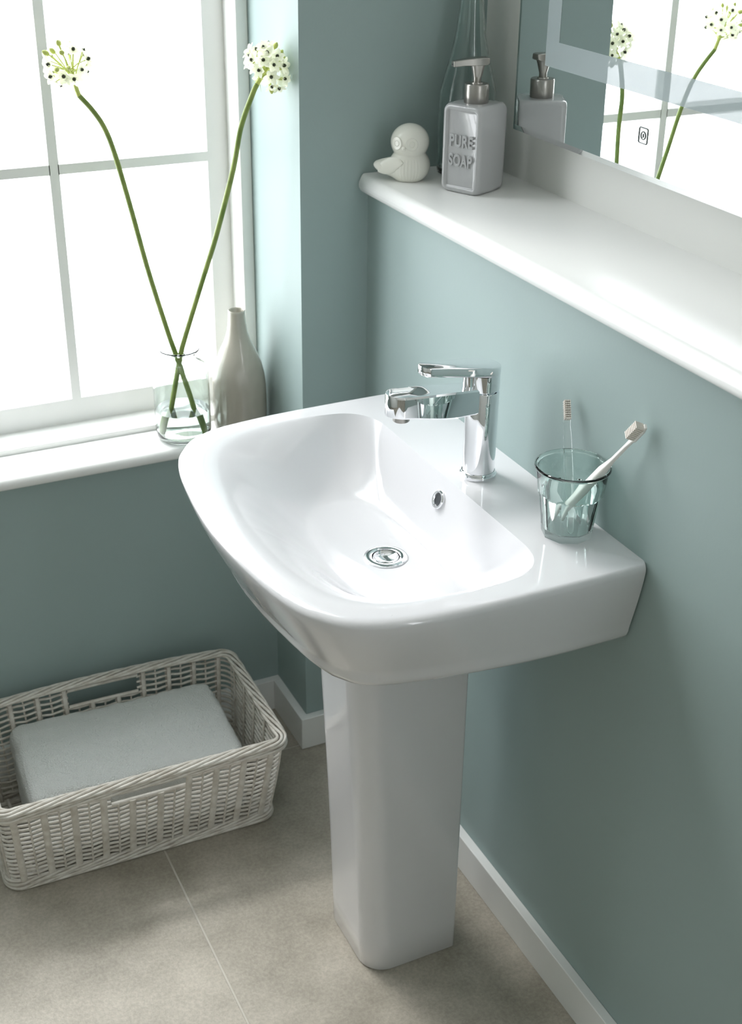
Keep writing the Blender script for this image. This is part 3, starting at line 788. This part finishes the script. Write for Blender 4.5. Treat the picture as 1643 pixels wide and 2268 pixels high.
twist(1.0, .0085, .0040, 6, .0031, 7, .0005, 'rim_strand', .004)
twist(.972, .0024, .0030, 3, .0028, 9, .0085, 'rim_strand')
twist(.085, .0030, .0042, 3, .0030, 13, .0035, 'foot_strand')
twist(.040, .0030, .0038, 3, .0030, 11, .0060, 'foot_strand')
for k in range(2):
    pts = []
    for i in range(240): p, n = PP(i/240, 0); pts.append(p+n*(.0085 if k == 0 else .0025)+Vector((0,0,.0048+.0*k)))
    MB().tube(pts, .0042, 6, closed=True).obj('foot_strand', M['wicker'], bk, angle=80)
# wrapped lower edge of the hand holes
for ys in (-1, 1):
    ss_ = [s/400 for s in range(401) if hole(s/400, .9) and PP(s/400, .9)[1].y*ys > 0]
    if ss_:
        s0, s1 = min(ss_)-.003, max(ss_)+.003
        for hh in (.795, .962): MB().tube([PP(lerp(s0, s1, k/20), hh)[0] for k in range(21)], .0038, 8).obj('hole_border', M['wicker'], bk, angle=80)
for k in range(17):
    y = lerp(-.165, .055, k/16); MB().tube([(-.745, y, .010), (-.51, y, .0085+.003*(k % 2)), (-.28, y, .010)], .0045, 6).obj('bottom_rod', M['wicker'], bk)
for k in range(8):
    x = lerp(-.72, -.31, k/7); MB().tube([(x, -.165, .018), (x, .055, .018)], .0035, 6).obj('bottom_rod', M['wicker'], bk)

# towel
tc_ = Vector((-.505, -.040, 0)); tv = MB()
hxx, hyy, z0, z1 = .198, .122, .0255, .166
nx, ny, nz = 90, 56, 26
def tow(u, v, w_):   # u,v,w in -1..1 cube surface -> towel
    ex, ey, ez = hxx, hyy, (z1-z0)/2; r = .020
    p = Vector((u*ex, v*ey, w_*ez)); c = Vector((max(-ex+r, min(ex-r, p.x)), max(-ey+r, min(ey-r, p.y)), max(-ez+r, min(ez-r, p.z)))); d = p-c
    if d.length > 1e-6: p = c+d.normalized()*min(r, max(abs(d.x), abs(d.y), abs(d.z)))
    if abs(u) > .999 or abs(v) > .999 or True:
        edge = max(smooth01((abs(p.x)-ex+.03)/.03), smooth01((abs(p.y)-ey+.03)/.03))
        lay = abs(sin(pi*2*(p.z+ez)/(2*ez)*1.0)); dd_ = .006*edge*(1-lay)**3*(1 if abs(w_) < .95 else 0)
        p.x -= math.copysign(dd_, p.x)*(abs(p.x) > ex-.03); p.y -= math.copysign(dd_, p.y)*(abs(p.y) > ey-.03)
    q = p*7; p.z += .0035*noise.noise(q+Vector((3,1,0)))*(1 if w_ > 0 else .2)+(.006*(1-(p.x/ex)**2)*(1-(p.y/ey)**2) if w_ > 0 else 0)
    p += Vector((noise.noise(p*24), noise.noise(p*24+Vector((9,0,0))), noise.noise(p*75)*1.0))*.0028
    a_ = radians(-2.5); return tc_+Vector((p.x*cos(a_)-p.y*sin(a_), p.x*sin(a_)+p.y*cos(a_), p.z+(z0+z1)/2))
def patch(f, n1, n2):
    v = [f(-1+2*i/n1, -1+2*j/n2) for i in range(n1+1) for j in range(n2+1)]
    tv.add(v, [(i*(n2+1)+j, (i+1)*(n2+1)+j, (i+1)*(n2+1)+j+1, i*(n2+1)+j+1) for i in range(n1) for j in range(n2)])
patch(lambda a, b: tow(a, b, 1), nx, ny); patch(lambda a, b: tow(a, b, -1), nx, ny)
for s in (1, -1): patch(lambda a, b: tow(a, s, b), nx, nz); patch(lambda a, b: tow(s, a, b), ny, nz)
tg = tv.obj('folded_towel', M['towel'], angle=80); tag(tg, 'thick folded white terry towel lying in the wicker basket', 'towel')
